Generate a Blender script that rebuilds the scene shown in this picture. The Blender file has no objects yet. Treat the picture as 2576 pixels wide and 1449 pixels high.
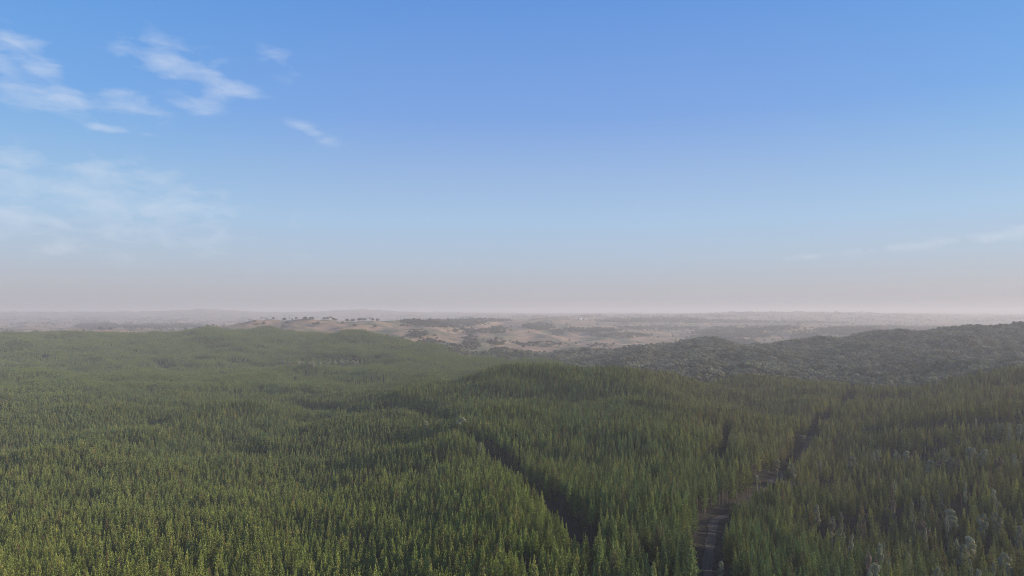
import bpy, math, random
import numpy as np
from mathutils import Vector, Matrix

rnd = random.Random(11)
rng = np.random.default_rng(5)
sc = bpy.context.scene
COL = sc.collection
R = math.radians

# ------------------------------------------------------------------ camera
FPX, HX, HY, PITCH = 705.0, 512.0, 288.0, R(1.95)
cam_d = bpy.data.cameras.new('camera')
cam_d.sensor_width = 36.0
cam_d.lens = 36.0 * FPX / 1024.0
cam_d.clip_start = 1.0
cam_d.clip_end = 120000.0
cam = bpy.data.objects.new('camera', cam_d)
COL.objects.link(cam)
cam.location = (0, 0, 0)
cam.rotation_euler = (math.pi / 2 + PITCH, 0, 0)
sc.camera = cam

# ------------------------------------------------------------------ sun, exposure
SUN_EL, SUN_AZ = 20.0, 87.0            # azimuth clockwise from the view direction (+Y)
sd = bpy.data.lights.new('sun', 'SUN')
sd.energy = 5.0
sd.angle = R(0.53)
sd.color = (1.0, 0.88, 0.70)
sun = bpy.data.objects.new('sun', sd)
COL.objects.link(sun)
sv = Vector((math.sin(R(SUN_AZ)) * math.cos(R(SUN_EL)), math.cos(R(SUN_AZ)) * math.cos(R(SUN_EL)), math.sin(R(SUN_EL))))
sun.rotation_euler = sv.to_track_quat('Z', 'Y').to_euler()
sc.view_settings.view_transform = 'Standard'
sc.view_settings.look = 'None'
sc.view_settings.exposure = 0.22
sc.view_settings.gamma = 1.0
sc.render.engine = 'CYCLES'
cy = sc.cycles
cy.max_bounces = 6
cy.diffuse_bounces = 3
cy.transmission_bounces = 3
cy.glossy_bounces = 1
cy.transparent_max_bounces = 8
cy.volume_bounces = 1
cy.filter_width = 1.05
cy.use_adaptive_sampling = False
cy.use_denoising = True
cy.denoiser = 'OPENIMAGEDENOISE'
cy.denoising_input_passes = 'RGB_ALBEDO_NORMAL'
cy.denoising_prefilter = 'NONE'

# ------------------------------------------------------------------ node helpers
class NT:
    def __init__(s, tree):
        s.t = tree
        tree.nodes.clear()
    def n(s, kind, **kw):
        nd = s.t.nodes.new(kind)
        for k, v in kw.items():
            setattr(nd, k, v)
        return nd
    def link(s, a, b):
        s.t.links.new(a, b)
    def setin(s, sock, v):
        if isinstance(v, bpy.types.NodeSocket):
            s.link(v, sock)
        else:
            sock.default_value = v
    def math(s, op, a, b=0.0, c=0.0, clamp=False):
        nd = s.n('ShaderNodeMath', operation=op, use_clamp=clamp)
        for i, v in enumerate((a, b, c)):
            s.setin(nd.inputs[i], v)
        return nd.outputs[0]
    def mix(s, f, a, b, blend='MIX'):
        nd = s.n('ShaderNodeMix', data_type='RGBA', blend_type=blend)
        s.setin(nd.inputs[0], f)
        for sk, v in ((nd.inputs[6], a), (nd.inputs[7], b)):
            s.setin(sk, v if isinstance(v, bpy.types.NodeSocket) else (*v[:3], 1.0))
        return nd.outputs[2]
    def ramp(s, f, lo, hi, smooth=True):
        nd = s.n('ShaderNodeMapRange', interpolation_type='SMOOTHSTEP' if smooth else 'LINEAR')
        s.setin(nd.inputs[0], f)
        nd.inputs[1].default_value = lo
        nd.inputs[2].default_value = hi
        return nd.outputs[0]
    def noise(s, vec, scale, detail=3.0, rough=0.55, dist=0.0):
        nd = s.n('ShaderNodeTexNoise')
        s.link(vec, nd.inputs['Vector'])
        nd.inputs['Scale'].default_value = scale
        nd.inputs['Detail'].default_value = detail
        nd.inputs['Roughness'].default_value = rough
        nd.inputs['Distortion'].default_value = dist
        return nd.outputs['Fac']

# ------------------------------------------------------------------ sky
def build_world():
    w = bpy.data.worlds.new('World')
    sc.world = w
    w.use_nodes = True
    T = NT(w.node_tree)
    sky = T.n('ShaderNodeTexSky', sky_type='NISHITA')
    sky.sun_disc = False
    sky.sun_elevation = R(SUN_EL)
    sky.sun_rotation = R(SUN_AZ)
    sky.altitude = 400
    sky.air_density = 1.0
    sky.dust_density = 1.2
    sky.ozone_density = 1.5
    geo = T.n('ShaderNodeTexCoord')
    nrm = T.n('ShaderNodeVectorMath', operation='NORMALIZE')
    T.link(geo.outputs['Generated'], nrm.inputs[0])
    sep = T.n('ShaderNodeSeparateXYZ')
    T.link(nrm.outputs[0], sep.inputs[0])
    x, y, z = sep.outputs
    az = T.math('MULTIPLY', T.math('ARCTAN2', x, y), 57.2958)
    el = T.math('MULTIPLY', T.math('ARCSINE', z), 57.2958)
    # the clear-day gradient: deep blue overhead, pale and dusty low down, laid over the computed sky
    cr = T.n('ShaderNodeValToRGB')
    T.link(T.math('DIVIDE', T.math('ADD', el, 10.0), 100.0, clamp=True), cr.inputs[0])
    els = cr.color_ramp.elements
    while len(els) < len(SKY_RAMP):
        els.new(0.5)
    for e_, (d_, c_) in zip(els, SKY_RAMP):
        e_.position = (d_ + 10.0) / 100.0
        e_.color = (*c_, 1.0)
    grad = T.n('ShaderNodeVectorMath', operation='SCALE')
    T.link(cr.outputs[0], grad.inputs[0]); grad.inputs['Scale'].default_value = 1 / 0.09
    base = T.mix(0.85, sky.outputs[0], grad.outputs[0])
    side = T.ramp(T.math('ABSOLUTE', T.math('ADD', az, -4.0)), 8.0, 40.0)
    side = T.math('MULTIPLY', side, T.ramp(el, 5.0, 14.0))
    base = T.mix(side, base, (0.86, 1.03, 1.02), 'MULTIPLY')
    # clouds: thin wisps, banks in the left half of the view
    comb = T.n('ShaderNodeCombineXYZ')
    T.link(T.math('MULTIPLY', az, 0.075), comb.inputs[0])
    T.link(T.math('MULTIPLY', el, 0.20), comb.inputs[1])
    n1 = T.noise(comb.outputs[0], 5.0, 6.0, 0.52, 0.4)
    n2 = T.noise(comb.outputs[0], 2.2, 6.0, 0.6, 0.3)
    nn = T.math('ADD', T.math('MULTIPLY', n1, 0.55), T.math('MULTIPLY', n2, 0.45))
    total = None
    for (px, py, wx, wy, tilt, amp) in CLOUDS:
        a0 = math.degrees(math.atan((px - HX) / FPX))
        e0 = math.degrees(math.atan((HY - py) / FPX * math.cos(R(a0)))) + 1.95 * math.cos(R(a0))
        wx, wy = wx * 1.35, wy * 1.45
        sx, sy = math.degrees(wx / FPX) * math.cos(R(a0)) ** 2, math.degrees(wy / FPX) * math.cos(R(a0))
        da = T.math('SUBTRACT', az, a0)
        de = T.math('ADD', T.math('SUBTRACT', el, e0), T.math('MULTIPLY', da, tilt))
        q = T.math('ADD', T.math('POWER', T.math('ABSOLUTE', T.math('DIVIDE', da, sx)), 2.0),
                   T.math('POWER', T.math('ABSOLUTE', T.math('DIVIDE', de, sy)), 2.0))
        g = T.math('MULTIPLY', T.math('EXPONENT', T.math('MULTIPLY', q, -1.0)), amp)
        total = g if total is None else T.math('MAXIMUM', total, g)
    nz = T.ramp(nn, 0.36, 0.64, False)
    cf = T.ramp(T.math('ADD', T.math('MULTIPLY', nz, 1.5), T.math('SUBTRACT', T.math('MULTIPLY', total, 1.25), 1.35)), -0.15, 1.3, False)
    cf = T.math('MULTIPLY', T.math('MULTIPLY', cf, T.math('MINIMUM', T.math('MULTIPLY', total, 2.2), 1.0)), 0.50)
    base = T.mix(cf, base, (8.0, 8.7, 9.8))
    bg = T.n('ShaderNodeBackground')
    T.link(base, bg.inputs[0])
    bg.inputs[1].default_value = 0.0775
    out = T.n('ShaderNodeOutputWorld')
    T.link(bg.outputs[0], out.inputs[0])

SKY_RAMP = [(-10, (.30, .29, .31)), (0.0, (.47, .45, .51)), (2.0, (.50, .52, .60)), (4.4, (.47, .58, .735)), (7.3, (.42, .60, .84)),
            (10.8, (.345, .52, .83)), (15.4, (.225, .415, .84)), (23.6, (.135, .335, .80)), (45.0, (.07, .20, .58)), (90.0, (.05, .14, .45))]
CLOUDS = [  # px, py, half width, half height (px), tilt, amount
    (12, 42, 30, 9, 0.05, 1.25), (28, 62, 24, 16, 0.1, 0.95), (0, 70, 30, 14, 0, 0.9),
    (45, 97, 75, 11, 0.12, 0.85), (183, 70, 55, 15, 0.22, 1.0), (222, 86, 28, 9, 0.1, 1.1), (190, 104, 26, 6, 0, 1.0),
    (276, 58, 20, 11, 0.5, 0.6), (132, 107, 28, 9, 0.2, 1.0), (103, 128, 14, 3.2, 0.05, 1.3), (150, 135, 12, 3, 0, 0.6),
    (312, 133, 22, 5, 0.35, 0.62), (436, 105, 22, 8, 0, 0.32), (60, 150, 60, 4, 0.03, 0.45),
    (90, 172, 140, 12, 0.07, 0.85), (60, 195, 170, 16, 0.05, 0.85), (40, 220, 190, 20, 0.05, 0.8), (190, 212, 30, 5, 0.1, 0.8),
    (1015, 234, 60, 5, -0.08, 0.9), (930, 243, 90, 4, -0.1, 0.8), (840, 253, 70, 3, -0.1, 0.6), (60, 245, 170, 12, 0.0, 0.5),
]
build_world()

# ------------------------------------------------------------------ the lie of the land
S = 1.8   # metres per working unit
# every column: direction (picture x), then points (distance, height of the visible surface).
# heights are given either as the line of sight the surface meets (y) or, when hidden, as metres below the camera (-z)
COLS = {
    0: [(60, -78, 18), (110, -74, 18), (200, -75, 18), (300, -84, 18), (400, -86, 18), (550, -88, 18), (700, 396, 18), (860, 370, 18), (960, -84, 18),
        (1080, 353, 18), (1200, 340, 18), (1350, 332, 18), (1460, -52, 0), (1700, -68, 0), (2200, 331, 0), (3000, 327, 0), (4500, 320, 0), (5000, 318, 0), (6300, 312, 0), (11000, 312.6, 0)],
    100: [(60, -78, 18), (110, -74, 18), (200, -75, 18), (300, -83, 18), (400, -86, 18), (550, -86, 18), (700, 397, 18), (860, 371, 18), (960, -83, 18),
          (1080, 354, 18), (1200, 341, 18), (1350, 332, 18), (1450, -46, 0), (1580, 331, 0), (1680, 329, 0), (1800, -60, 0), (2300, 330, 0), (3200, 326, 0), (4500, 320, 0), (5000, 318, 0), (6300, 312, 0), (11000, 312.6, 0)],
    170: [(60, -76, 18), (110, -72, 18), (200, -75, 18), (300, -82, 18), (400, -85, 18), (550, -84, 18), (700, 397, 18), (870, 371, 18), (960, -82, 18),
          (1080, 355, 18), (1200, 342, 18), (1340, 331, 18), (1450, -52, 0), (2300, 329, 0), (3200, 325, 0), (4500, 320, 0), (5000, 318, 0), (6300, 311, 0), (11000, 312.6, 0)],
    207: [(60, -76, 18), (110, -72, 18), (200, -75, 18), (300, -82, 18), (400, -84, 18), (550, -83, 18), (700, 396, 18), (870, 370, 18), (960, -80, 18),
          (1080, 353, 18), (1200, 337, 18), (1310, 325, 18), (1450, -50, 0), (1700, 327, 0), (2000, -60, 0), (3200, 325, 0), (4500, 321, 0), (5000, 318, 0), (6300, 308, 0), (11000, 312.6, 0)],
    260: [(60, -76, 18), (110, -72, 18), (200, -75, 18), (300, -81, 18), (400, -84, 18), (550, -82, 18), (700, 395, 18), (870, 369, 18), (960, -79, 18),
          (1080, 352, 18), (1200, 337, 18), (1310, 329.5, 18), (1430, -38, 0), (1560, 325, 0), (1720, 319.5, 0), (1900, -40, 0), (3200, 326, 0), (4500, 321, 0), (5000, 318, 0), (6300, 313, 0), (11000, 312.6, 0)],
    310: [(60, -76, 18), (110, -70, 18), (200, -74, 18), (300, -80, 18), (400, -83, 18), (550, -81, 18), (700, 395, 18), (870, 369, 18), (960, -76, 18),
          (1080, 351, 18), (1200, 338, 18), (1290, 333, 18), (1420, 331, 0), (1560, 325, 0), (1720, 319, 0), (1900, -40, 0), (3200, 326, 0), (4500, 321, 0), (5000, 318, 0), (6300, 312, 0), (11000, 312.6, 0)],
    365: [(60, -72, 18), (110, -64, 18), (190, -70, 18), (300, -78, 18), (400, -80, 18), (550, -74, 18), (700, 392, 18), (850, 369, 18), (960, -70, 18),
          (1050, 348, 18), (1150, 336, 18), (1220, 330, 18), (1400, 332, 0), (1560, 326, 0), (1720, 320, 0), (1900, -40, 0), (3200, 325, 0), (4500, 321, 0), (5000, 317, 0), (6300, 309, 0), (11000, 312.6, 0)],
    417: [(60, -66, 18), (110, -60, 18), (170, -64, 18), (300, -73, 18), (400, -74, 18), (500, -70, 18), (600, 387, 18), (680, -72, 18), (820, 370, 18),
          (950, 358, 18), (1060, 345, 18), (1180, -58, 0), (1400, 335, 0), (1650, 327, 0), (1900, 320, 0), (2300, -45, 0), (3200, 322, 0), (4500, 320, 0), (5000, 317, 0), (6300, 313, 0), (11000, 312.6, 0)],
    457: [(60, -60, 18), (110, -57, 18), (160, -60, 18), (250, -65, 18), (350, -66, 18), (450, -64, 18), (600, 383, 18), (680, -73, 18), (840, 368, 18),
          (980, 354, 18), (1120, 352, 6), (1350, 342, 2), (1600, 336, 0), (2000, 326, 0), (2400, 320, 0), (2800, -55, 0), (3800, 320, 0), (5000, 317, 0), (6300, 313, 0), (11000, 312.6, 0)],
    512: [(60, -58, 18), (110, -55, 18), (160, -58, 18), (250, -61, 18), (350, -62, 18), (450, -60, 18), (525, 391, 18), (600, 363.5, 18), (680, -70, 18), (860, 364, 18),
          (1000, 360, 15), (1200, 352, 6), (1400, 346, 0), (1700, 338, 0), (2100, 329, 0), (2700, 319, 0), (3100, -45, 0), (4200, 318, 0), (5000, 316, 0), (6300, 314, 0), (11000, 312.6, 0)],
    556: [(60, -57, 18), (110, -54, 18), (150, -57, 18), (250, -60, 18), (350, -62, 18), (450, -60, 18), (520, 393, 18), (600, 361.5, 18), (690, -71, 18), (880, 361.5, 18),
          (1000, -74, 14), (1200, 355, 8), (1400, 349, 0), (1700, 341, 0), (2100, 331, 0), (2700, 321, 0), (3200, 318, 0), (4200, 317, 0), (5000, 316, 0), (6300, 314, 0), (11000, 312.6, 0)],
    620: [(60, -57, 18), (110, -54, 18), (150, -57, 18), (250, -61, 18), (350, -63, 18), (450, -61, 18), (520, 395, 18), (600, 366.5, 18), (660, -71, 12), (820, 368, 14),
          (960, 360, 14), (1120, 355, 10), (1350, 351, 0), (1700, 343, 0), (2100, 333, 0), (2700, 325, 0), (3300, 319, 0), (4200, 317, 0), (5000, 316, 0), (6300, 314, 0), (11000, 312.6, 0)],
    684: [(60, -58, 18), (110, -55, 18), (150, -58, 18), (250, -63, 18), (350, -66, 18), (450, -61, 18), (530, 397, 18), (600, 378, 18), (660, -69, 18), (740, 371, 14),
          (900, 357, 14), (1030, 345, 14), (1120, 340, 14), (1250, -60, 12), (1500, -80, 0), (1900, 342, 0), (2400, 334, 0), (2700, 326, 0), (3300, 320, 0), (4200, 316, 0), (5000, 315, 0), (6300, 314, 0), (11000, 312.6, 0)],
    755: [(60, -60, 18), (110, -57, 18), (150, -60, 18), (300, -68, 18), (450, -69, 18), (560, 408, 18), (680, 379, 18), (730, 374, 14), (850, 363, 14),
          (1000, 353, 14), (1100, 348, 14), (1250, -66, 12), (1500, -84, 0), (1900, 340, 8), (2200, 331, 8), (2400, 326, 0), (2700, -60, 0), (3300, 323, 0), (4000, 317, 0), (5000, 312, 0), (6500, 314, 0), (11000, 312.6, 0)],
    835: [(60, -64, 18), (110, -60, 18), (150, -63, 18), (300, -72, 18), (450, -72, 18), (560, 400, 18), (700, 383, 18), (750, 379, 14), (880, 362, 14),
          (1000, 347, 14), (1120, 338, 14), (1250, -52, 12), (1500, -76, 0), (1900, 337, 3), (2250, 328, 3), (2600, -62, 0), (3100, 325, 4), (4000, 319, 0), (5000, 312, 0), (6500, 314, 0), (11000, 312.6, 0)],
    914: [(60, -66, 18), (110, -62, 18), (150, -64, 18), (240, -67, 18), (340, -67, 18), (450, 410, 18), (600, 387, 18), (640, 384, 14), (780, 366, 14),
          (950, 347, 14), (1100, 335, 14), (1180, 333, 14), (1350, -52, 12), (1900, -70, 0), (2500, 330, 10), (2900, 325, 10), (3300, -60, 0), (4000, 320, 0), (5000, 315, 0), (6500, 314, 0), (11000, 312.6, 0)],
    1024: [(60, -66, 18), (110, -62, 18), (150, -63, 18), (240, -65, 18), (340, 440, 18), (450, 402, 18), (600, 371, 18), (650, -53, 14), (760, 362, 14),
           (900, 346, 14), (1050, 329, 14), (1150, 324, 14), (1400, -40, 12), (1900, -70, 0), (2800, 331, 0), (3500, 324, 0), (4500, 319, 0), (6500, 315, 0), (11000, 312.6, 0)],
}
COLS[78] = COLS[100]; COLS[124] = COLS[100]
def far(D):
    return D if D < 640 else 640 + (D - 640) * 1.35
def y2r(y):
    return math.tan(PITCH + math.atan((HY - y) / FPX))
LD = np.linspace(math.log(30 * S), math.log(14700 * S), 600)       # log distance
AZD = np.arange(-60, 60.01, 0.25)
def build_grid():
    keys = sorted(COLS)
    kaz = np.degrees(np.arctan((np.array(keys) - HX) / FPX))
    prof = []
    for k in keys:
        d, z = [], []
        for D, v, h in COLS[k]:
            v = v * (far(D) / D if v < 0 and D > 640 else 1)
            D = far(D)
            zz = (v if v < 0 else y2r(v) * D) * S - h
            d.append(math.log(D * S)); z.append(zz / (D * S))
        # interpolate height over distance linearly in D but sampled on the log axis
        dd = np.exp(np.array(d)); zz = np.array(z) * dd
        prof.append(np.interp(np.exp(LD), dd, zz))
    prof = np.array(prof)
    g = np.zeros((len(AZD), len(LD)))
    for j in range(len(LD)):
        g[:, j] = np.interp(AZD, kaz, prof[:, j])
    # smooth: across directions and along distance
    def gs(a, sig, ax):
        n = int(3 * sig + 1)
        k = np.exp(-0.5 * (np.arange(-n, n + 1) / sig) ** 2); k /= k.sum()
        p = [(0, 0), (0, 0)]; p[ax] = (n, n)
        b = np.pad(a, p, mode='edge')
        return np.apply_along_axis(lambda v: np.convolve(v, k, 'valid'), ax, b)
    g = gs(g, 4.0, 0)
    g = gs(g, 2.6, 1)
    return g
GRID = build_grid()
_w = np.random.default_rng(3)
def waves(x, y, lam, n=9, seed=0):
    w = np.random.default_rng(seed)
    s = 0
    for i in range(n):
        a = w.uniform(0, math.pi); l = lam * w.uniform(0.6, 1.6); p = w.uniform(0, 6.28)
        s = s + np.sin((x * math.cos(a) + y * math.sin(a)) * 2 * math.pi / l + p)
    return s / math.sqrt(n / 2)
GULLIES = []     # world polylines (pts, half width, depth)
def seg_dist(x, y, pts):
    best = np.full(np.shape(x), 1e9)
    for (ax, ay), (bx, by) in zip(pts[:-1], pts[1:]):
        dx, dy = bx - ax, by - ay
        t = np.clip(((x - ax) * dx + (y - ay) * dy) / (dx * dx + dy * dy + 1e-9), 0, 1)
        best = np.minimum(best, np.hypot(x - ax - t * dx, y - ay - t * dy))
    return best
def ground(x, y):
    x = np.asarray(x, float); y = np.asarray(y, float)
    r = np.hypot(x, y)
    az = np.degrees(np.arctan2(x, y))
    D = r * np.maximum(np.cos(np.radians(az)), 0.6)
    azc = az.copy()
    back = np.abs(az) > 60
    azc = np.where(back, np.where(np.abs(az) > 60, np.sign(az) * 60 * (180 - np.abs(az)) / 120.0, az), az)
    u = (np.clip(azc, -60, 60) + 60) / 0.25
    v = (np.log(np.maximum(D, 1.0)) - LD[0]) / (LD[1] - LD[0])
    u = np.clip(u, 0, len(AZD) - 1.001); v = np.clip(v, 0, len(LD) - 1.001)
    i = u.astype(int); j = v.astype(int); fu = u - i; fv = v - j
    z = (GRID[i, j] * (1 - fu) * (1 - fv) + GRID[i + 1, j] * fu * (1 - fv) + GRID[i, j + 1] * (1 - fu) * fv + GRID[i + 1, j + 1] * fu * fv)
    # behind / beyond: keep the plain flat
    k1 = np.clip((D - 300) / 1500, 0, 1)
    z = z + (waves(x, y, 230, 9, 1) * 2.8 + waves(x, y, 85, 7, 2) * 1.0) * (1 + 0.75 * np.clip((D - 450) / 500, 0, 1))
    kf = np.clip((D - 2900) / 1500, 0, 1)
    z = z + kf * (waves(x, y, 520, 9, 4) * 6.5 + waves(x, y, 210, 7, 44) * 3.0) + kf * waves(x, y, 1400, 7, 5) * 4.0 * np.clip((D - 4500) / 4000, 0, 1)
    kg = np.clip((D - 1400) / 300, 0, 1) * np.clip((3300 - D) / 500, 0, 1) * np.clip((x - 150) / 400, 0, 1)
    z = z + kg * (waves(x, y, 190, 8, 60) * 2.8 + waves(x, y, 420, 6, 61) * 2.5)
    for pts, hw, dep in GULLIES:
        d = seg_dist(x, y, pts)
        z = z - dep * np.exp(-(d / hw) ** 2)
    return z
def proj(x, y, z):
    # picture coordinates of world points
    c, s = math.cos(PITCH), math.sin(PITCH)
    f = y * c + z * s
    up = -y * s + z * c
    return HX + FPX * x / f, HY - FPX * up / f
def hit(px, py, level, d0=180.0, d1=10000.0):
    """where the line of sight through a picture point meets the surface 'level' metres over the ground"""
    c, s = math.cos(PITCH), math.sin(PITCH)
    a, b = (px - HX) / FPX, (HY - py) / FPX
    v = np.array([a, c - b * s, s + b * c]); v /= v[1]
    D = np.exp(np.linspace(math.log(d0), math.log(d1), 6000))
    zz = ground(v[0] * D, D) + level
    under = np.nonzero(v[2] * D <= zz)[0]
    Dh = D[under[0]] if len(under) else d1
    return v[0] * Dh, Dh

FIREBREAK = [hit(*p, 16) for p in [(590, 533), (582, 522), (560, 500), (530, 475), (500, 450), (469, 432)]]
ROAD_PTS = [hit(*p, 0) for p in [(708, 575), (709, 558), (711, 540), (717, 519)]]
ROAD_PTS += [hit(*p, 10) for p in [(742, 497), (764, 480), (781, 466), (803, 443), (822, 422), (850, 396)]]
ROAD_PTS = [(ROAD_PTS[0][0] - 40, ROAD_PTS[0][1] - 170), (ROAD_PTS[0][0] - 12, ROAD_PTS[0][1] - 70)] + ROAD_PTS + [(ROAD_PTS[-1][0] + 60, ROAD_PTS[-1][1] + 120), (ROAD_PTS[-1][0] + 260, ROAD_PTS[-1][1] + 260)]
HOLES = [([hit(702, 512, 8), hit(716, 505, 8), hit(736, 499, 8)], 9.0), ([hit(712, 452, 16), hit(722, 440, 16)], 11.0), ([hit(722, 440, 16), hit(727, 424, 16)], 5.0),
         ([hit(646, 540, 14), hit(650, 560, 14)], 5.0), ([hit(654, 480, 16), hit(652, 472, 16)], 4.0),
         ([hit(527, 560, 14), hit(530, 575, 14)], 5.0)]
BANDS = [([hit(297, 404, 16), hit(330, 407, 16), hit(356, 411, 16)], 7), ([hit(386, 409, 16), hit(420, 411, 16), hit(456, 416, 16)], 8),
         ([hit(326, 395, 16), hit(372, 390, 16), hit(410, 388, 16)], 7),
         ([hit(890, 446, 16), hit(925, 444, 16), hit(958, 440, 16), hit(1030, 434, 16)], 10),
         ([hit(880, 428, 16), hit(919, 426, 16), hit(974, 420, 16), hit(1030, 414, 16)], 8),
         ([hit(905, 408, 16), hit(965, 402, 16), hit(1030, 394, 16)], 7),
         ([hit(750, 478, 16), hit(790, 477, 16), hit(836, 474, 16)], 6), ([hit(800, 520, 16), hit(850, 517, 16), hit(905, 508, 16), hit(950, 500, 16)], 6),
         ([hit(195, 355, 16), hit(205, 358, 16), hit(235, 362, 16)], 6), ([hit(150, 357, 16), hit(190, 366, 16)], 5),
         ([hit(640, 405, 16), hit(665, 412, 16)], 5), ([hit(268, 451, 16), hit(250, 455, 16)], 5)]
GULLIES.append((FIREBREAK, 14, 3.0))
for b, w in BANDS:
    GULLIES.append((b, w * 2.2, 8.0 if b[0][0] < 250 else 9.0))
for b, w, dp in [([hit(560, 361, 12), hit(600, 365, 12), hit(640, 370, 12)], 28, 20), ([hit(911, 368, 12), hit(950, 365, 12), hit(1010, 360, 12)], 48, 32), ([hit(948, 352, 12), hit(1035, 343, 12)], 55, 34), ([hit(640, 366, 12), hit(668, 352, 12)], 42, 26), ([hit(720, 372, 12), hit(738, 360, 12)], 30, 12), ([hit(800, 366, 12), hit(822, 350, 12)], 35, 12)]:
    GULLIES.append((b, w, dp))
CLEARING = [hit(322, 335, 10), hit(346, 334, 10)]

pxk = np.array([0, 100, 207, 300, 378, 450, 520, 560, 592, 620, 684, 755, 835, 870, 914, 1024])
Dpk = np.array([far(d) for d in (1385, 1385, 1340, 1330, 1240, 1070, 960, 925, 640, 650, 662, 690, 712, 650, 615, 625)]) * S
Dek = np.array([far(d) for d in (1385, 1385, 1340, 1330, 1240, 1110, 1160, 1200, 1230, 1220, 1250, 1250, 1300, 1300, 1350, 1500)]) * S
def px_of(x, y):
    return np.clip(HX + FPX * x / np.maximum(y, 1e-3), -200, 1224)
def zones(x, y):
    """0 pine, 1 gum forest, 2 grass"""
    px = px_of(x, y)
    D = y + waves(x, y, 260, 6, 7) * 14
    dp = np.interp(px, pxk, Dpk); de = np.interp(px, pxk, Dek)
    zn = np.where(D < dp, 0, np.where(D < de, 1, 2))
    zn = np.where(y < 0, 0, zn)
    return zn

# ------------------------------------------------------------------ materials
def mat_new(name):
    m = bpy.data.materials.new(name)
    m.use_nodes = True
    return m, NT(m.node_tree)

def foliage_mat(name, kind):
    m, T = mat_new(name)
    info = T.n('ShaderNodeObjectInfo')
    geo = T.n('ShaderNodeNewGeometry')
    pos = geo.outputs['Position']
    sep = T.n('ShaderNodeSeparateXYZ'); T.link(pos, sep.inputs[0])
    rn = info.outputs['Random']
    patch = T.noise(pos, 0.012, 3.0)
    fine = T.noise(pos, 0.9, 2.0)
    leaf = T.noise(pos, 3.0, 1.0)
    if kind == 'pinefar':     # the far crowns stand in clumps: vary the tone from tree to tree over the ground
        rn = T.ramp(T.noise(pos, 0.28, 2.0), 0.30, 0.70, False)
    if kind.startswith('pine'):
        # needle tone by position: lighter yellow-green near left, bluer middle, browner right
        green = T.mix(T.ramp(patch, 0.35, 0.65), PINE['a'], PINE['b'])
        near = T.math('SUBTRACT', 1.0, T.ramp(sep.outputs[1], 330.0, 900.0))
        left = T.math('SUBTRACT', 1.0, T.ramp(sep.outputs[0], -10.0, 90.0))
        green = T.mix(T.math('MULTIPLY', T.math('MULTIPLY', near, left), 0.8), green, PINE['fresh'])
        right = T.ramp(sep.outputs[0], 110.0, 240.0)
        green = T.mix(T.math('MULTIPLY', right, 0.75), green, PINE['olive_brown'])
        col = T.mix(T.ramp(rn, 0.72, 1.0, False), green, PINE['yellow'])
        col = T.mix(T.math('MULTIPLY', T.ramp(T.math('FRACT', T.math('MULTIPLY', rn, 37.0)), 0.93, 0.97), T.ramp(fine, 0.3, 0.6)), col, PINE['brown'])
        br = T.math('ADD', 0.6, T.math('MULTIPLY', T.math('FRACT', T.math('MULTIPLY', rn, 13.7)), 0.8))
        trans = 0.18
    else:
        a, b = GUM[kind]
        col = T.mix(rn, a, b)
        col = T.mix(T.math('MULTIPLY', T.ramp(patch, 0.4, 0.7), 0.5), col, (0.15, 0.13, 0.09))
        br = T.math('ADD', 0.8, T.math('MULTIPLY', T.math('FRACT', T.math('MULTIPLY', rn, 13.7)), 0.4))
        trans = 0.22
    br = T.math('MULTIPLY', br, T.math('ADD', 0.75, T.math('MULTIPLY', leaf, 0.5)))
    vm = T.n('ShaderNodeVectorMath', operation='SCALE')
    T.link(col, vm.inputs[0]); T.link(br, vm.inputs['Scale'])
    col = vm.outputs[0]
    d = T.n('ShaderNodeBsdfDiffuse'); T.link(col, d.inputs[0])
    t = T.n('ShaderNodeBsdfTranslucent'); T.link(col, t.inputs[0])
    mx = T.n('ShaderNodeMixShader'); mx.inputs[0].default_value = trans
    T.link(d.outputs[0], mx.inputs[1]); T.link(t.outputs[0], mx.inputs[2])
    out = T.n('ShaderNodeOutputMaterial'); T.link(mx.outputs[0], out.inputs[0])
    return m
PINE = dict(a=(0.185, 0.242, 0.090), b=(0.228, 0.262, 0.080), fresh=(0.305, 0.335, 0.072), olive_brown=(0.275, 0.250, 0.100),
            yellow=(0.36, 0.34, 0.095), brown=(0.27, 0.17, 0.09))
GUM = dict(gum=((0.165, 0.178, 0.112), (0.32, 0.295, 0.20)), pale=((0.29, 0.29, 0.17), (0.37, 0.35, 0.22)), rusty=((0.26, 0.19, 0.14), (0.28, 0.21, 0.15)),
           paddock=((0.105, 0.108, 0.080), (0.15, 0.145, 0.11)))

def bark_mat(name, c1, c2, scale=6.0):
    m, T = mat_new(name)
    tc = T.n('ShaderNodeTexCoord')
    mp = T.n('ShaderNodeMapping'); mp.inputs['Scale'].default_value = (1, 1, 0.25)
    T.link(tc.outputs['Object'], mp.inputs[0])
    f = T.noise(mp.outputs[0], scale, 4.0)
    col = T.mix(T.ramp(f, 0.35, 0.65), c1, c2)
    b = T.n('ShaderNodeBsdfPrincipled'); T.link(col, b.inputs['Base Color']); b.inputs['Roughness'].default_value = 0.9
    out = T.n('ShaderNodeOutputMaterial'); T.link(b.outputs[0], out.inputs[0])
    return m
M_PINE = foliage_mat('pine_needles', 'pine')
M_PINEFAR = foliage_mat('far_pine_needles', 'pinefar')
M_GUM = foliage_mat('gum_leaves', 'gum')
M_PALE = foliage_mat('pale_gum_leaves', 'pale')
M_RUST = foliage_mat('rusty_gum_leaves', 'rusty')
M_PAD = foliage_mat('paddock_gum_leaves', 'paddock')
M_BARK = bark_mat('pine_bark', (0.10, 0.075, 0.055), (0.21, 0.17, 0.14))
M_WHITE = bark_mat('white_gum_bark', (0.55, 0.50, 0.44), (0.30, 0.26, 0.22), 2.0)

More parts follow.
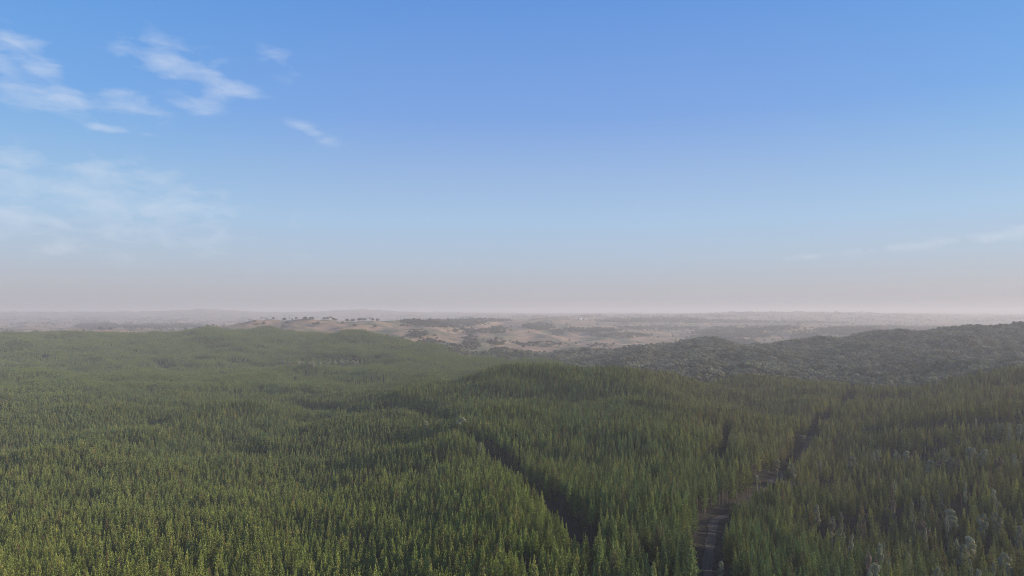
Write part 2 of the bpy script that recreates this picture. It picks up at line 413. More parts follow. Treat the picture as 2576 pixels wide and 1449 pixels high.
def ground_mat():
    m, T = mat_new('ground_cover')
    geo = T.n('ShaderNodeNewGeometry')
    pos = geo.outputs['Position']
    zn = T.n('ShaderNodeAttribute', attribute_name='grass')
    n1 = T.noise(pos, 0.006, 5.0, 0.6)
    n2 = T.noise(pos, 0.02, 5.0, 0.65)
    n3 = T.noise(pos, 0.25, 4.0)
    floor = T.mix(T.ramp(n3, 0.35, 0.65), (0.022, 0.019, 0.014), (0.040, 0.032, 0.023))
    grass = T.mix(T.ramp(n2, 0.38, 0.66), (0.36, 0.225, 0.145), (0.22, 0.17, 0.105))
    grass = T.mix(T.ramp(n1, 0.46, 0.60), grass, (0.13, 0.125, 0.08))
    grass = T.mix(T.ramp(T.noise(pos, 0.0016, 4.0), 0.62, 0.74), grass, (0.42, 0.33, 0.24))
    # woodland and scrub too far off to part into trees
    mp = T.n('ShaderNodeMapping'); mp.inputs['Scale'].default_value = (1, 0.8, 0); T.link(pos, mp.inputs[0])
    wood = T.ramp(T.noise(mp.outputs[0], 0.0035, 6.0, 0.7), 0.545, 0.60)
    sep = T.n('ShaderNodeSeparateXYZ'); T.link(pos, sep.inputs[0])
    wood = T.math('MULTIPLY', wood, T.ramp(sep.outputs[1], 6500.0, 9000.0))
    grass = T.mix(T.math('MULTIPLY', wood, 0.85), grass, (0.09, 0.085, 0.07))
    # bare earth and rock scraps on the near paddocks
    spk = T.ramp(T.noise(pos, 0.06, 4.0, 0.7), 0.66, 0.72)
    grass = T.mix(T.math('MULTIPLY', spk, 0.6), grass, (0.50, 0.40, 0.32))
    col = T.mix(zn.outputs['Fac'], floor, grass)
    b = T.n('ShaderNodeBsdfPrincipled'); T.link(col, b.inputs['Base Color']); b.inputs['Roughness'].default_value = 1.0
    b.inputs['Specular IOR Level'].default_value = 0.1
    out = T.n('ShaderNodeOutputMaterial'); T.link(b.outputs[0], out.inputs[0])
    return m

def road_mat():
    m, T = mat_new('dirt_road_earth')
    geo = T.n('ShaderNodeNewGeometry')
    uv = T.n('ShaderNodeAttribute', attribute_name='across')
    n = T.noise(geo.outputs['Position'], 0.8, 5.0, 0.6)
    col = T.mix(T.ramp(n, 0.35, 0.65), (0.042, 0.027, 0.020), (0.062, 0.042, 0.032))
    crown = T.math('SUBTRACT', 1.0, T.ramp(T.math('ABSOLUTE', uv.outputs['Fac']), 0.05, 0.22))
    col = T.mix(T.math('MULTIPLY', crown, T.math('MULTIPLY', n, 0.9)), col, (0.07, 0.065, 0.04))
    b = T.n('ShaderNodeBsdfPrincipled'); T.link(col, b.inputs['Base Color']); b.inputs['Roughness'].default_value = 1.0
    out = T.n('ShaderNodeOutputMaterial'); T.link(b.outputs[0], out.inputs[0])
    return m

def plain_mat(name, c, rough=0.8):
    m, T = mat_new(name)
    tc = T.n('ShaderNodeTexCoord')
    n = T.noise(tc.outputs['Object'], 1.5, 4.0)
    col = T.mix(T.ramp(n, 0.3, 0.7), c, tuple(v * 0.8 for v in c))
    b = T.n('ShaderNodeBsdfPrincipled'); T.link(col, b.inputs['Base Color']); b.inputs['Roughness'].default_value = rough
    out = T.n('ShaderNodeOutputMaterial'); T.link(b.outputs[0], out.inputs[0])
    return m

def mesh_from(name, verts, faces, mats=(), mi=None, smooth=False):
    me = bpy.data.meshes.new(name)
    v = np.asarray(verts, np.float32)
    me.vertices.add(len(v)); me.vertices.foreach_set('co', v.ravel())
    ls, lt, idx = [], [], []
    k = 0
    flat = []
    for f in faces:
        ls.append(k); lt.append(len(f)); k += len(f); flat.extend(f)
    me.loops.add(k); me.loops.foreach_set('vertex_index', np.array(flat, np.int32))
    me.polygons.add(len(ls)); me.polygons.foreach_set('loop_start', np.array(ls, np.int32)); me.polygons.foreach_set('loop_total', np.array(lt, np.int32))
    for m in mats:
        me.materials.append(m)
    if mi is not None:
        me.polygons.foreach_set('material_index', np.array(mi, np.int32))
    me.update(); me.validate()
    if smooth:
        me.shade_smooth()
    return me

# ------------------------------------------------------------------ ground
def build_ground():
    az = np.concatenate([np.arange(-180, -50, 4.0), np.arange(-50, -40, 1.0), np.arange(-40, 40, 0.22), np.arange(40, 50, 1.0), np.arange(50, 180, 4.0)])
    rr = np.concatenate([[8.0], np.exp(np.arange(math.log(45), math.log(9000), 0.0085)), np.exp(np.arange(math.log(9100), math.log(24000), 0.03))])
    A, Q = np.meshgrid(np.radians(az), rr, indexing='ij')
    X, Y = Q * np.sin(A), Q * np.cos(A)
    Z = ground(X.ravel(), Y.ravel()).reshape(X.shape)
    na, nr = X.shape
    V = np.stack([X, Y, Z], -1).reshape(-1, 3)
    i = np.arange(na)[:, None]; j = np.arange(nr - 1)[None, :]
    i2 = (i + 1) % na
    F = np.stack([i * nr + j, i * nr + j + 1, i2 * nr + j + 1, i2 * nr + j], -1).reshape(-1, 4)
    me = bpy.data.meshes.new('ground')
    me.vertices.add(len(V)); me.vertices.foreach_set('co', V.astype(np.float32).ravel())
    me.loops.add(F.size); me.loops.foreach_set('vertex_index', F.astype(np.int32).ravel())
    me.polygons.add(len(F)); me.polygons.foreach_set('loop_start', np.arange(0, F.size, 4, dtype=np.int32)); me.polygons.foreach_set('loop_total', np.full(len(F), 4, np.int32))
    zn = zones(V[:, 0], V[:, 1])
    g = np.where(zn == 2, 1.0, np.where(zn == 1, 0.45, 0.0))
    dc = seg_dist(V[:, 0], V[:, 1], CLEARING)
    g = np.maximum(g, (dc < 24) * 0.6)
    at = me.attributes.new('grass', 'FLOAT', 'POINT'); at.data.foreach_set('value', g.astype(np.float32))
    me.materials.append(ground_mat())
    me.update(); me.shade_smooth()
    o = bpy.data.objects.new('ground', me); COL.objects.link(o); o['kind'] = 'structure'
build_ground()

def resample(pts, step):
    out = []
    P = [pts[0]] + list(pts) + [pts[-1]]
    for i in range(1, len(P) - 2):
        p0, p1, p2, p3 = [np.array(q) for q in P[i - 1:i + 3]]
        n = max(2, int(np.linalg.norm(p2 - p1) / step))
        for k in range(n):
            t = k / n
            out.append(0.5 * ((2 * p1) + (-p0 + p2) * t + (2 * p0 - 5 * p1 + 4 * p2 - p3) * t * t + (-p0 + 3 * p1 - 3 * p2 + p3) * t ** 3))
    out.append(np.array(pts[-1]))
    return np.array(out)
ROAD = resample(ROAD_PTS, 4.0)
def build_road():
    t = np.gradient(ROAD, axis=0); t /= np.linalg.norm(t, axis=1)[:, None]
    nrm = np.stack([t[:, 1], -t[:, 0]], 1)
    V, F, acr = [], [], []
    W = [-1.0, -0.6, -0.2, 0.2, 0.6, 1.0]
    for i in range(len(ROAD)):
        hw = 2.5 + 0.35 * math.sin(i * 0.7) + 0.2 * math.sin(i * 1.9)
        for w in W:
            p = ROAD[i] + nrm[i] * w * hw
            V.append((p[0], p[1], 0)); acr.append(w)
    V = np.array(V, float); V[:, 2] = ground(V[:, 0], V[:, 1]) + 0.32
    k = len(W)
    for i in range(len(ROAD) - 1):
        for j in range(k - 1):
            F.append((i * k + j, i * k + j + 1, (i + 1) * k + j + 1, (i + 1) * k + j))
    me = mesh_from('dirt_road', V, F, [road_mat()], smooth=True)
    at = me.attributes.new('across', 'FLOAT', 'POINT'); at.data.foreach_set('value', np.array(acr, np.float32))
    o = bpy.data.objects.new('dirt_road', me); COL.objects.link(o); o['kind'] = 'structure'
build_road()

# ------------------------------------------------------------------ tree shapes
def tube(V, F, p0, p1, r0, r1, n=5):
    a = np.array(p0, float); b = np.array(p1, float); d = b - a; d /= np.linalg.norm(d) + 1e-9
    u = np.cross(d, [0.3, 0.9, 0.2]); u /= np.linalg.norm(u); w = np.cross(d, u)
    k = len(V)
    for c, r in ((a, r0), (b, r1)):
        for i in range(n):
            t = 2 * math.pi * i / n
            V.append(c + (u * math.cos(t) + w * math.sin(t)) * r)
    for i in range(n):
        j = (i + 1) % n
        F.append((k + i, k + j, k + n + j, k + n + i))

def pine_parts(rd, H=18.0, full=True, edge=False, rad=1.7, live=0.45):
    """returns crown (V,F) and trunk (V,F)"""
    TV, TF = [], []
    bend = rd.uniform(-0.15, 0.15), rd.uniform(-0.15, 0.15)
    def axis(z):
        t = z / H
        return np.array([bend[0] * math.sin(t * 3), bend[1] * math.sin(t * 2.4), z])
    zs = [0, H * 0.25, H * 0.5, H * 0.75, H]
    rs = [0.17, 0.14, 0.11, 0.07, 0.02]
    for i in range(4):
        tube(TV, TF, axis(zs[i]), axis(zs[i + 1]), rs[i], rs[i + 1], 5 if full else 3)
    V, F = [], []
    z0 = H * (0.12 if edge else live)
    z = z0
    ang = rd.uniform(0, 6)
    def tri(c, d, l, w):
        # a flat spray of needles pointing along d
        d = d / (np.linalg.norm(d) + 1e-9)
        s = np.cross(d, np.array([rd.uniform(-1, 1), rd.uniform(-1, 1), rd.uniform(-.4, 1)])); s /= (np.linalg.norm(s) + 1e-9)
        k = len(V)
        V.extend([c - s * w * 0.4, c + s * w * 0.4, c + d * l * 0.6 + s * w * 0.6, c + d * l, c + d * l * 0.6 - s * w * 0.6])
        F.append((k, k + 1, k + 2, k + 3, k + 4))
    step = 0.62 if full else 1.15
    while z < H - 0.5:
        t = (z - z0) / (H - z0)
        L = rad * min(1.0, (1 - t) ** 0.95 * 1.3) * (0.75 + 0.25 * min(1, t * 5)) * rd.uniform(0.75, 1.15)
        L = max(L, 0.16)
        nb = (5 if full else 4) if t < 0.85 else 3
        for b in range(nb):
            a = ang + b * 2 * math.pi / nb + rd.uniform(-0.35, 0.35)
            if rd.random() < 0.10:
                continue
            up = rd.uniform(0.35, 0.75) + t * 0.5
            Lb = L * rd.uniform(0.7, 1.2)
            d = np.array([math.cos(a), math.sin(a), up * (1.35 if t > 0.7 else 1)]); d /= np.linalg.norm(d)
            base = axis(z)
            nt = max(2, int(Lb / (0.42 if full else 0.8)) + 1)
            for q in range(nt):
                s = (q + 0.55) / nt
                c = base + d * Lb * s + np.array([0, 0, 0.12 * s * s])
                for h in range(3 if full else 2):
                    dd = d + np.array([rd.uniform(-.8, .8), rd.uniform(-.8, .8), rd.uniform(-.3, .9)])
                    k_ = 1 - 0.4 * t * t
                    tri(c, dd, rd.uniform(0.42, 0.7) * k_ * (1 if full else 1.6), rd.uniform(0.20, 0.34) * k_ * (1 if full else 1.7))
        ang += 1.1
        z += step * rd.uniform(0.8, 1.2)
    # leader
    for q in range(6 if full else 3):
        c = axis(H - 0.9 + 0.16 * q)
        tri(c, np.array([rd.uniform(-.4, .4), rd.uniform(-.4, .4), 1.0]), 0.55, 0.22)
    return (V, F), (TV, TF)

def gum_parts(rd, kind):
    """kind: 'forest' spreading crown 13 m wide; 'tall' narrow dome; 'round' broad low paddock crown"""
    TV, TF, V, F = [], [], [], []
    if kind == 'tall':
        H, W, nc, cr, q = 19.0, 2.6, 20, 1.2, 80
        zlo = 9.5
    elif kind == 'forest':
        H, W, nc, cr, q = 16.0, 6.0, 15, 2.4, 60
        zlo = 7.0
    elif kind == 'round':
        H, W, nc, cr, q = 15.0, 7.5, 22, 2.6, 40
        zlo = 4.0
    elif kind == 'flat':
        H, W, nc, cr, q = 16.0, 7.0, 12, 2.2, 36
        zlo = 10.5
    fork = np.array([rd.uniform(-.4, .4), rd.uniform(-.4, .4), zlo * 0.62])
    r0 = 0.20 if kind == 'tall' else 0.42
    tube(TV, TF, (0, 0, -0.4), fork, r0, r0 * 0.75, 6)
    centres = []
    for i in range(nc):
        for _ in range(30):
            a = rd.uniform(0, 6.283); rr = math.sqrt(rd.random())
            t = rd.random()
            rad = W * rr * (math.sin(math.pi * min(1.0, 0.18 + 0.72 * t)) ** 0.7)
            c = np.array([rad * math.cos(a), rad * math.sin(a), zlo + (H - cr - zlo) * t - 0.06 * rad * (1 if kind != 'round' else 2)])
            if all(np.linalg.norm((c - k) / (1, 1, 0.8)) > cr * 0.95 for k in centres):
                break
        centres.append(c)
    limbs = []
    nl = 4 if kind != 'tall' else 3
    for i in range(nl):
        a = i * 6.283 / nl + rd.uniform(-.4, .4)
        e = np.array([W * 0.45 * math.cos(a), W * 0.45 * math.sin(a), zlo + (H - zlo) * rd.uniform(0.3, 0.55)])
        tube(TV, TF, fork, e, r0 * 0.6, r0 * 0.28, 5)
        limbs.append(e)
    for c in centres:
        e = min(limbs, key=lambda p: np.linalg.norm(p - c))
        tube(TV, TF, e, c, r0 * 0.22, r0 * 0.08, 3)
        crr = cr * rd.uniform(0.75, 1.2)
        for k in range(q):
            n = np.array([rd.gauss(0, 1), rd.gauss(0, 1), rd.gauss(0.25, 1)]); n /= np.linalg.norm(n)
            p = c + n * crr * rd.uniform(0.55, 1.0) * np.array([1, 1, 0.8])
            nn = n + np.array([rd.uniform(-.7, .7), rd.uniform(-.7, .7), rd.uniform(-.7, .7)]); nn /= np.linalg.norm(nn)
            u = np.cross(nn, [rd.uniform(-1, 1), rd.uniform(-1, 1), 0.3]); u /= np.linalg.norm(u) + 1e-9
            w = np.cross(nn, u)
            s = crr * rd.uniform(0.20, 0.36)
            b = len(V)
            V.extend([p - u * s, p - w * s * 0.8, p + u * s * 1.1, p + w * s * 0.8])
            F.append((b, b + 1, b + 2, b + 3))
    return (V, F), (TV, TF)

pine_lib, pine_low = [], []
for i in range(7):
    rd = random.Random(100 + i)
    rad = [1.75, 2.0, 1.5, 2.2, 1.8, 2.7, 1.35][i]
    (cv, cf), (tv, tf) = pine_parts(rd, 18.0, True, edge=(i == 5), rad=rad)
    pine_lib.append((mesh_from('pine_crown', cv, cf, [M_PINE]), mesh_from('pine_trunk', tv, tf, [M_BARK], smooth=True), (cv, cf, tv, tf)))
gum_lib = {}
for kind, mt in (('tall', M_PALE), ('forest', M_GUM), ('round', M_PAD), ('flat', M_PAD)):
    gum_lib[kind] = []
    for i in range(4 if kind != 'flat' else 2):
        (cv, cf), (tv, tf) = gum_parts(random.Random(300 + i * 7 + len(kind)), kind)
        gum_lib[kind].append((mesh_from(kind + '_gum_crown', cv, cf, [mt]), mesh_from(kind + '_gum_trunk', tv, tf, [M_WHITE], smooth=True), (cv, cf, tv, tf, mt)))
rust_crown = gum_lib['tall'][1][0].copy(); rust_crown.materials.clear(); rust_crown.materials.append(M_RUST)

def whole_mesh(name, cv, cf, tv, tf, mc, mb):
    V = list(cv) + list(tv); k = len(cv)
    F = list(cf) + [tuple(a + k for a in f) for f in tf]
    return mesh_from(name, V, F, [mc, mb], [0] * len(cf) + [1] * len(tf))
# sources for the massed woods (kept out of the scene itself)
def lib_collection(name, meshes):
    c = bpy.data.collections.new(name)
    for i, me in enumerate(meshes):
        o = bpy.data.objects.new('%s_%02d' % (name, i), me)
        c.objects.link(o)
    return c
C_PINE = lib_collection('pine_kinds', [whole_mesh('pine_whole', *p[2], M_PINE, M_BARK) for i, p in enumerate(pine_lib)])
low_meshes = []
for i in range(9):
    rd = random.Random(500 + i)
    AV, AF, AT, AG = [], [], [], []
    for k in range(9):
        (cv, cf), (tv, tf) = pine_parts(rd, 18.0, False, rad=rd.uniform(1.5, 2.3), live=0.42)
        gx, gy = (k % 3 - 1) * 4.1 + rd.uniform(-1.3, 1.3), (k // 3 - 1) * 4.1 + rd.uniform(-1.3, 1.3)
        s = rd.uniform(0.72, 1.22)
        if rd.random() < 0.12:
            continue
        b = len(AV); AV += [np.array(v) * s + (gx, gy, 0) for v in cv]; AF += [tuple(a + b for a in f) for f in cf]
    low_meshes.append(mesh_from('pine_clump', AV, AF, [M_PINEFAR]))
C_LOW = lib_collection('pine_clumps', low_meshes)
C_PAD = lib_collection('paddock_gum_kinds', [whole_mesh('paddock_gum_whole', *g[2][:4], M_PAD, M_WHITE) for g in gum_lib['round']])
C_GUM = lib_collection('gum_kinds', [whole_mesh('gum_whole', *g[2][:4], M_GUM, M_WHITE) for g in gum_lib['forest']])

def scatter(name, pts, scale, rot, idx, coll, label, group=None):
    """one object: trees set on points"""
    me = bpy.data.meshes.new(name)
    me.vertices.add(len(pts)); me.vertices.foreach_set('co', np.asarray(pts, np.float32).ravel())
    for nm, tp, arr in (('sc', 'FLOAT', scale), ('rt', 'FLOAT', rot), ('ix', 'INT', idx)):
        a = me.attributes.new(nm, tp, 'POINT'); a.data.foreach_set('value', np.asarray(arr, np.float32 if tp == 'FLOAT' else np.int32))
    o = bpy.data.objects.new(name, me); COL.objects.link(o)
    o['kind'] = 'stuff'; o['label'] = label; o['category'] = 'trees'
    ng = bpy.data.node_groups.new(name + '_nodes', 'GeometryNodeTree')
    ng.interface.new_socket('Geometry', in_out='INPUT', socket_type='NodeSocketGeometry')
    ng.interface.new_socket('Geometry', in_out='OUTPUT', socket_type='NodeSocketGeometry')
    N = ng.nodes; L = ng.links
    gi = N.new('NodeGroupInput'); go = N.new('NodeGroupOutput')
    ci = N.new('GeometryNodeCollectionInfo'); ci.inputs['Collection'].default_value = coll
    ci.inputs['Separate Children'].default_value = True; ci.inputs['Reset Children'].default_value = True
    ip = N.new('GeometryNodeInstanceOnPoints'); ip.inputs['Pick Instance'].default_value = True
    def attr(nm, tp):
        a = N.new('GeometryNodeInputNamedAttribute'); a.data_type = tp; a.inputs[0].default_value = nm
        return a.outputs[0]
    cr = N.new('ShaderNodeCombineXYZ'); L.new(attr('rt', 'FLOAT'), cr.inputs[2])
    er = N.new('FunctionNodeEulerToRotation'); L.new(cr.outputs[0], er.inputs[0])
    L.new(gi.outputs[0], ip.inputs['Points']); L.new(ci.outputs[0], ip.inputs['Instance'])
    L.new(attr('ix', 'INT'), ip.inputs['Instance Index']); L.new(er.outputs[0], ip.inputs['Rotation'])
    L.new(attr('sc', 'FLOAT'), ip.inputs['Scale'])
    L.new(ip.outputs[0], go.inputs[0])
    md = o.modifiers.new('trees', 'NODES'); md.node_group = ng
    return o

# ------------------------------------------------------------------ planting
def jitter_grid(y0, y1, step, half, ang=0.21, jit=0.33):
    """a plantation grid, slightly turned; returns x, y inside the wedge in front of the camera"""
    ext = y1 * half + 60
    n = int(2 * max(ext, y1) / step) + 4
    c, s = math.cos(ang), math.sin(ang)
    xs = []
    u = np.arange(-n // 2, n // 2) * step
    Ux, Uy = np.meshgrid(u, u)
    Ux = Ux.ravel() + rng.uniform(-jit, jit, Ux.size) * step; Uy = Uy.ravel() + rng.uniform(-jit, jit, Uy.size) * step
    X = Ux * c - Uy * s; Y = Ux * s + Uy * c + (y0 + y1) / 2
    k = (Y > y0) & (Y < y1) & (np.abs(X) < Y * half + 60)
    return X[k], Y[k]
def cuts(x, y, kroad=9.6):
    keep = np.ones(len(x), bool)
    dr = seg_dist(x, y, [tuple(p) for p in ROAD[::3]])
    kroad = np.where(y > 455, kroad + 0.4, kroad)
    keep &= dr > kroad + waves(x, y, 60, 5, 20) * 1.5
    keep &= seg_dist(x, y, FIREBREAK) > 10.5
    for pts, r in HOLES:
        keep &= seg_dist(x, y, pts) > r
    for pts, r in BANDS:
        keep &= (seg_dist(x, y, pts) > r * (0.75 if pts[0][0] < 90 else 1.35) * (1 + 0.35 * waves(x, y, 50, 5, 77))) | (rng.random(len(x)) < 0.06)
    dc = seg_dist(x, y, CLEARING)
    keep &= (dc > 24) | (rng.random(len(x)) < 0.25)
    return keep
HALF = 0.78
NEAR = 1350.0
px_, py_ = jitter_grid(150.0, NEAR, 3.8, HALF, jit=0.38)
k = (zones(px_, py_) == 0) & cuts(px_, py_)
# the stand right of the road is thinner
rx = np.interp(py_, ROAD[:, 1], ROAD[:, 0])
rs = px_ > rx
k &= ~(rs & (rng.random(len(px_)) < 0.50) & (seg_dist(px_, py_, [tuple(p) for p in ROAD[::3]]) > np.where(py_ < 440, 55, 24)))
k &= ~((~rs) & (rng.random(len(px_)) < 0.05))
k &= ~((waves(px_, py_, 16, 9, 70) + 0.7 * waves(px_, py_, 60, 7, 71)) > 1.85)
X, Y = px_[k], py_[k]; rs = rs[k]
Z = ground(X, Y)
sc_ = (1.18 + waves(X, Y, 24, 9, 30) * 0.05 + waves(X, Y, 90, 7, 32) * 0.03 + rng.normal(0, 0.085, len(X)))
drd = seg_dist(X, Y, [tuple(p) for p in ROAD[::3]])
sc_ = np.where(rs & (drd < 32) & (Y > 376) & (Y < 468), sc_ * 0.70, sc_)
sc_ = np.where(rs, sc_ * (0.92 + rng.normal(0, 0.07, len(X))), sc_)
dfb = seg_dist(X, Y, FIREBREAK); drd = seg_dist(X, Y, [tuple(p) for p in ROAD[::3]])
dho = np.min([seg_dist(X, Y, p) - r for p, r in HOLES], axis=0)
edge = (dfb < 13) | (drd < 13.0) | (dho < 3)
ix = rng.choice([0, 1, 2, 3, 4, 6], len(X))
ix = np.where(edge & (rng.random(len(X)) < 0.6), 5, ix)
ix = np.where(rs & (drd < 24) & (rng.random(len(X)) < 0.9) & (Y < 480), 5, ix)
big = (px_of(X, Y) > 540) & (~rs) & (Y < 430) & (rng.random(len(X)) < 0.30)
ix = np.where(big, 5, ix)
sc_ = np.where(big, sc_ * 1.12, sc_)
ix = np.where(rs & ~edge & (drd > 24) & (rng.random(len(X)) < 0.5), rng.choice([2, 6, 0], len(X)), ix)
rt = rng.uniform(0, 6.283, len(X))

# which pines show largest in the picture: in frame, top not hidden by nearer canopy
TX, TY = proj(X, Y, Z + 18 * sc_)
inf = (TX > 2) & (TX < 1022) & (TY < 574) & (TY > 330)
size = sc_ * (1 + 0.35 * (ix == 5)) / Y
order = np.argsort(-np.where(inf, size, 0))[:300]
is_ind = np.zeros(len(X), bool); is_ind[order] = True
scatter('pine_forest', np.stack([X, Y, Z - 0.2], 1)[~is_ind], sc_[~is_ind], rt[~is_ind], ix[~is_ind], C_PINE,
        'dense plantation of narrow dark green pines covering the rolling slopes')
px2, py2 = jitter_grid(NEAR, 3050.0, 12.3, HALF, jit=0.15)
k = (zones(px2, py2) == 0) & cuts(px2, py2, 12)
k &= ~((waves(px2, py2, 45, 9, 72) + 0.6 * waves(px2, py2, 160, 7, 73)) > 2.2)
X2, Y2 = px2[k], py2[k]; Z2 = ground(X2, Y2)
scatter('distant_pine_forest', np.stack([X2, Y2, Z2 - 0.2], 1), rng.normal(1, 0.035, len(X2)) + waves(X2, Y2, 90, 7, 31) * 0.03, rng.integers(0, 4, len(X2)) * math.pi / 2 + 0.21, rng.integers(0, 9, len(X2)), C_LOW,
        'far pine plantation on the hazy slopes and ridges beyond the near stands')

def empty(name, loc, rz=0.0, s=1.0):
    o = bpy.data.objects.new(name, None); COL.objects.link(o)
    o.location = loc; o.rotation_euler = (0, 0, rz)
    o.scale = (s, s, s) if not isinstance(s, tuple) else s
    o.empty_display_size = 1.0
    return o
def child(name, me, par):
    o = bpy.data.objects.new(name, me); COL.objects.link(o); o.parent = par
    return o
def pine_label(x, y, i):
    fb = dfb[i]; rd_ = drd[i]
    if fb < 13 :
        return ('full skirted pine on the edge of the dark firebreak in the middle of the plantation', 'pines lining the firebreak')
    if rd_ < 15:
        return ('bushy pine on the verge of the shaded dirt road', 'pines lining the dirt road')
    if rs[i]:
        return ('sparse olive pine in the thinner stand right of the dirt road, among the pale gums', 'pines in the thin stand right of the road')
    fx = np.interp(y, [p[1] for p in FIREBREAK], [p[0] for p in FIREBREAK])
    if x > fx:
        return ('narrow green pine in the dense stand between the firebreak and the dirt road', 'pines between the firebreak and the road')
    if dho[i] < 5:
        return ('green pine beside the small dark gap at the bottom of the near stand', 'pines beside the small gap')
    if px_of(x, y) < 200:
        return ('bright yellow-green pine in the bottom left corner of the plantation', 'pines in the bottom left corner')
    return ('tall green pine at the bottom of the dense stand left of the firebreak', 'pines left of the firebreak')
for i in order:
    e = empty('pine_tree', (X[i], Y[i], Z[i] - 0.2), rt[i], float(sc_[i]))
    lb, gp = pine_label(X[i], Y[i], i)
    e['label'] = lb; e['category'] = 'pine tree'; e['group'] = gp
    child('crown', pine_lib[ix[i]][0], e); child('trunk', pine_lib[ix[i]][1], e)

# ---- pale gums standing among the pines: picture x, y of the top, width in picture pixels, look, label
def c7(x, y, w): return ((3200 + x / 2.55) / 3.9375, (1700 + y / 2.55) / 3.9375, w / 2.55 / 3.9375)
def c6(x, y, w): return ((2500 + x / 2.169) / 3.9375, (1600 + y / 2.169) / 3.9375, w / 2.169 / 3.9375)
def c5(x, y, w): return ((1500 + x / 2.169) / 3.9375, (1600 + y / 2.169) / 3.9375, w / 2.169 / 3.9375)
def c9(x, y, w): return ((3400 + x / 3.22) / 3.9375, (1350 + y / 3.22) / 3.9375, w / 3.22 / 3.9375)
PALE = [
    (c7(190, 850, 75), 'tall narrow pale gum standing alone in the dark band right of the road'),
    (c7(290, 970, 60), 'small dull gum just below the tall narrow pale gum'),
    (c7(1390, 790, 120), 'grey-green gum leaning right with a bright top, left of the pair of pale domes'),
    (c7(1100, 915, 115), 'rusty pink-brown gum crown in the right stand', 'rust'),
    (c7(1700, 830, 105), 'lumpy pale gum, left one of the pair of light domes on the right slope'),
    (c7(1845, 825, 95), 'pale gum, right one of the pair of light domes on the right slope'),
    (c7(1575, 1065, 150), 'wide arched grey-green gum above the gum with the white trunk'),
    (c7(1505, 1150, 120), 'tall pale gum dome with its white trunk showing below'),
    (c7(1925, 1235, 140), 'broad gum with two thin white stems near the bottom right corner'),
    (c7(680, 1140, 62), 'small round yellowish gum in the bottom right stand'),
    (c7(560, 1215, 60), 'small faded gum beside a yellow pine in the bottom right stand', 'rust'),
    (c7(620, 1340, 110), 'bright silvery gum at the bottom edge, right of the road'),
    (c7(1260, 1365, 95), 'narrow pale gum cut by the bottom edge below the rusty crown'),
    (c7(1670, 1405, 75), 'little pale gum top at the very bottom edge below the white trunk'),
    (c7(2080, 960, 90), 'pale gum at the right edge of the picture, level with the pair of domes'),
    (c7(1820, 590, 75), 'soft grey gum top above the pair of light domes'),
    (c7(1110, 650, 60), 'slender bluish gum above the rusty crown'),
    (c7(790, 530, 42), 'thin greyish pink gum amid dark pines in the right stand', 'rust'),
    (c7(40, 745, 70), 'loose silvery gum close to the dark band right of the road'),
    (c6(1340, 490, 75), 'rounded silvery gum by the bend of the dirt road'),
    (c6(1440, 240, 50), 'pale gum overhanging the upper part of the road corridor'),
    (c6(1215, 450, 50), 'cone-shaped pale gum on the inner side of the road bend'),
    (c6(1275, 550, 42), 'tiny pale gum below the rounded gum at the road bend'),
    (c6(1040, 590, 60), 'dull gum in shade on the right verge of the road'),
    (c6(735, 1320, 62), 'greyish gum beside the road at the bottom edge'),
    (c5(690, 95, 88), 'large pale silvery gum at the head of the firebreak'),
    (c5(390, 125, 42), 'small pale gum left of the large gum at the firebreak head'),
    (c5(845, 310, 38), 'little white-topped gum inside the upper firebreak'),
    (c5(10, 80, 32), 'tiny pale gum far left of the firebreak head'),
    (c7(1590, 160, 130), 'wide pale gum on the skyline of the bright strip under the dark band'),
    (c7(1720, 180, 95), 'pale gum right of the wide gum in the bright strip'),
    (c7(640, 185, 85), 'pale domed gum at the left end of the gums along the bright strip'),
]
REST = [c7(600, 205, 50), c7(840, 200, 65), c7(935, 195, 75), c7(1180, 290, 75), c7(1370, 235, 85), c7(1320, 170, 42), c7(2030, 230, 55), c7(400, 255, 95), c7(70, 280, 42)]
REST_R = [c7(1270, 275, 55), c7(1450, 270, 75), c7(1870, 260, 85)]
REST_UP = [c9(1710, 1010, 45), c9(1755, 1020, 60), c9(1850, 1010, 45), c9(1975, 1030, 60), c9(1855, 1140, 42), c9(1425, 955, 32), c9(2030, 1020, 32)]
ngum = 0
def pale_gum(spec, label, group, look=None):
    global ngum
    px, py, w = spec
    x, y = hit(px, py + 1.2, 23.5)
    z = float(ground(np.array([x]), np.array([y]))[0])
    tall = 1.36
    if seg_dist(np.array([x]), np.array([y]), [tuple(p) for p in ROAD[::3]])[0] < 14:
        x, y = hit(px, py + 1.2, 14.0); z = float(ground(np.array([x]), np.array([y]))[0]); tall = 0.82
    wid = max(w, 2.2) * y / FPX
    v = ngum % 4; ngum += 1
    s = 1.05 * wid / 6.2
    e = empty('gum_tree', (x, y, z - 0.2), rnd.uniform(0, 6), (s, s, tall))
    e['label'] = label; e['category'] = 'gum tree'
    if group: e['group'] = group
    child('crown', rust_crown if look == 'rust' else gum_lib['tall'][v][0], e)
    child('trunk', gum_lib['tall'][1 if look == 'rust' else v][1], e)
for it in PALE:
    pale_gum(it[0], it[1], 'pale gums among the pines', it[2] if len(it) > 2 else None)
for s_ in REST: pale_gum(s_, 'small pale gum in the bright strip of pines right of the road', 'small gums in the bright strip')
for s_ in REST_R: pale_gum(s_, 'small rusty-tinted gum in the bright strip of pines right of the road', 'rusty gums in the bright strip', 'rust')
for s_ in REST_UP: pale_gum(s_, 'small whitish gum below the dark band on the right slope', 'whitish gums on the right slope')
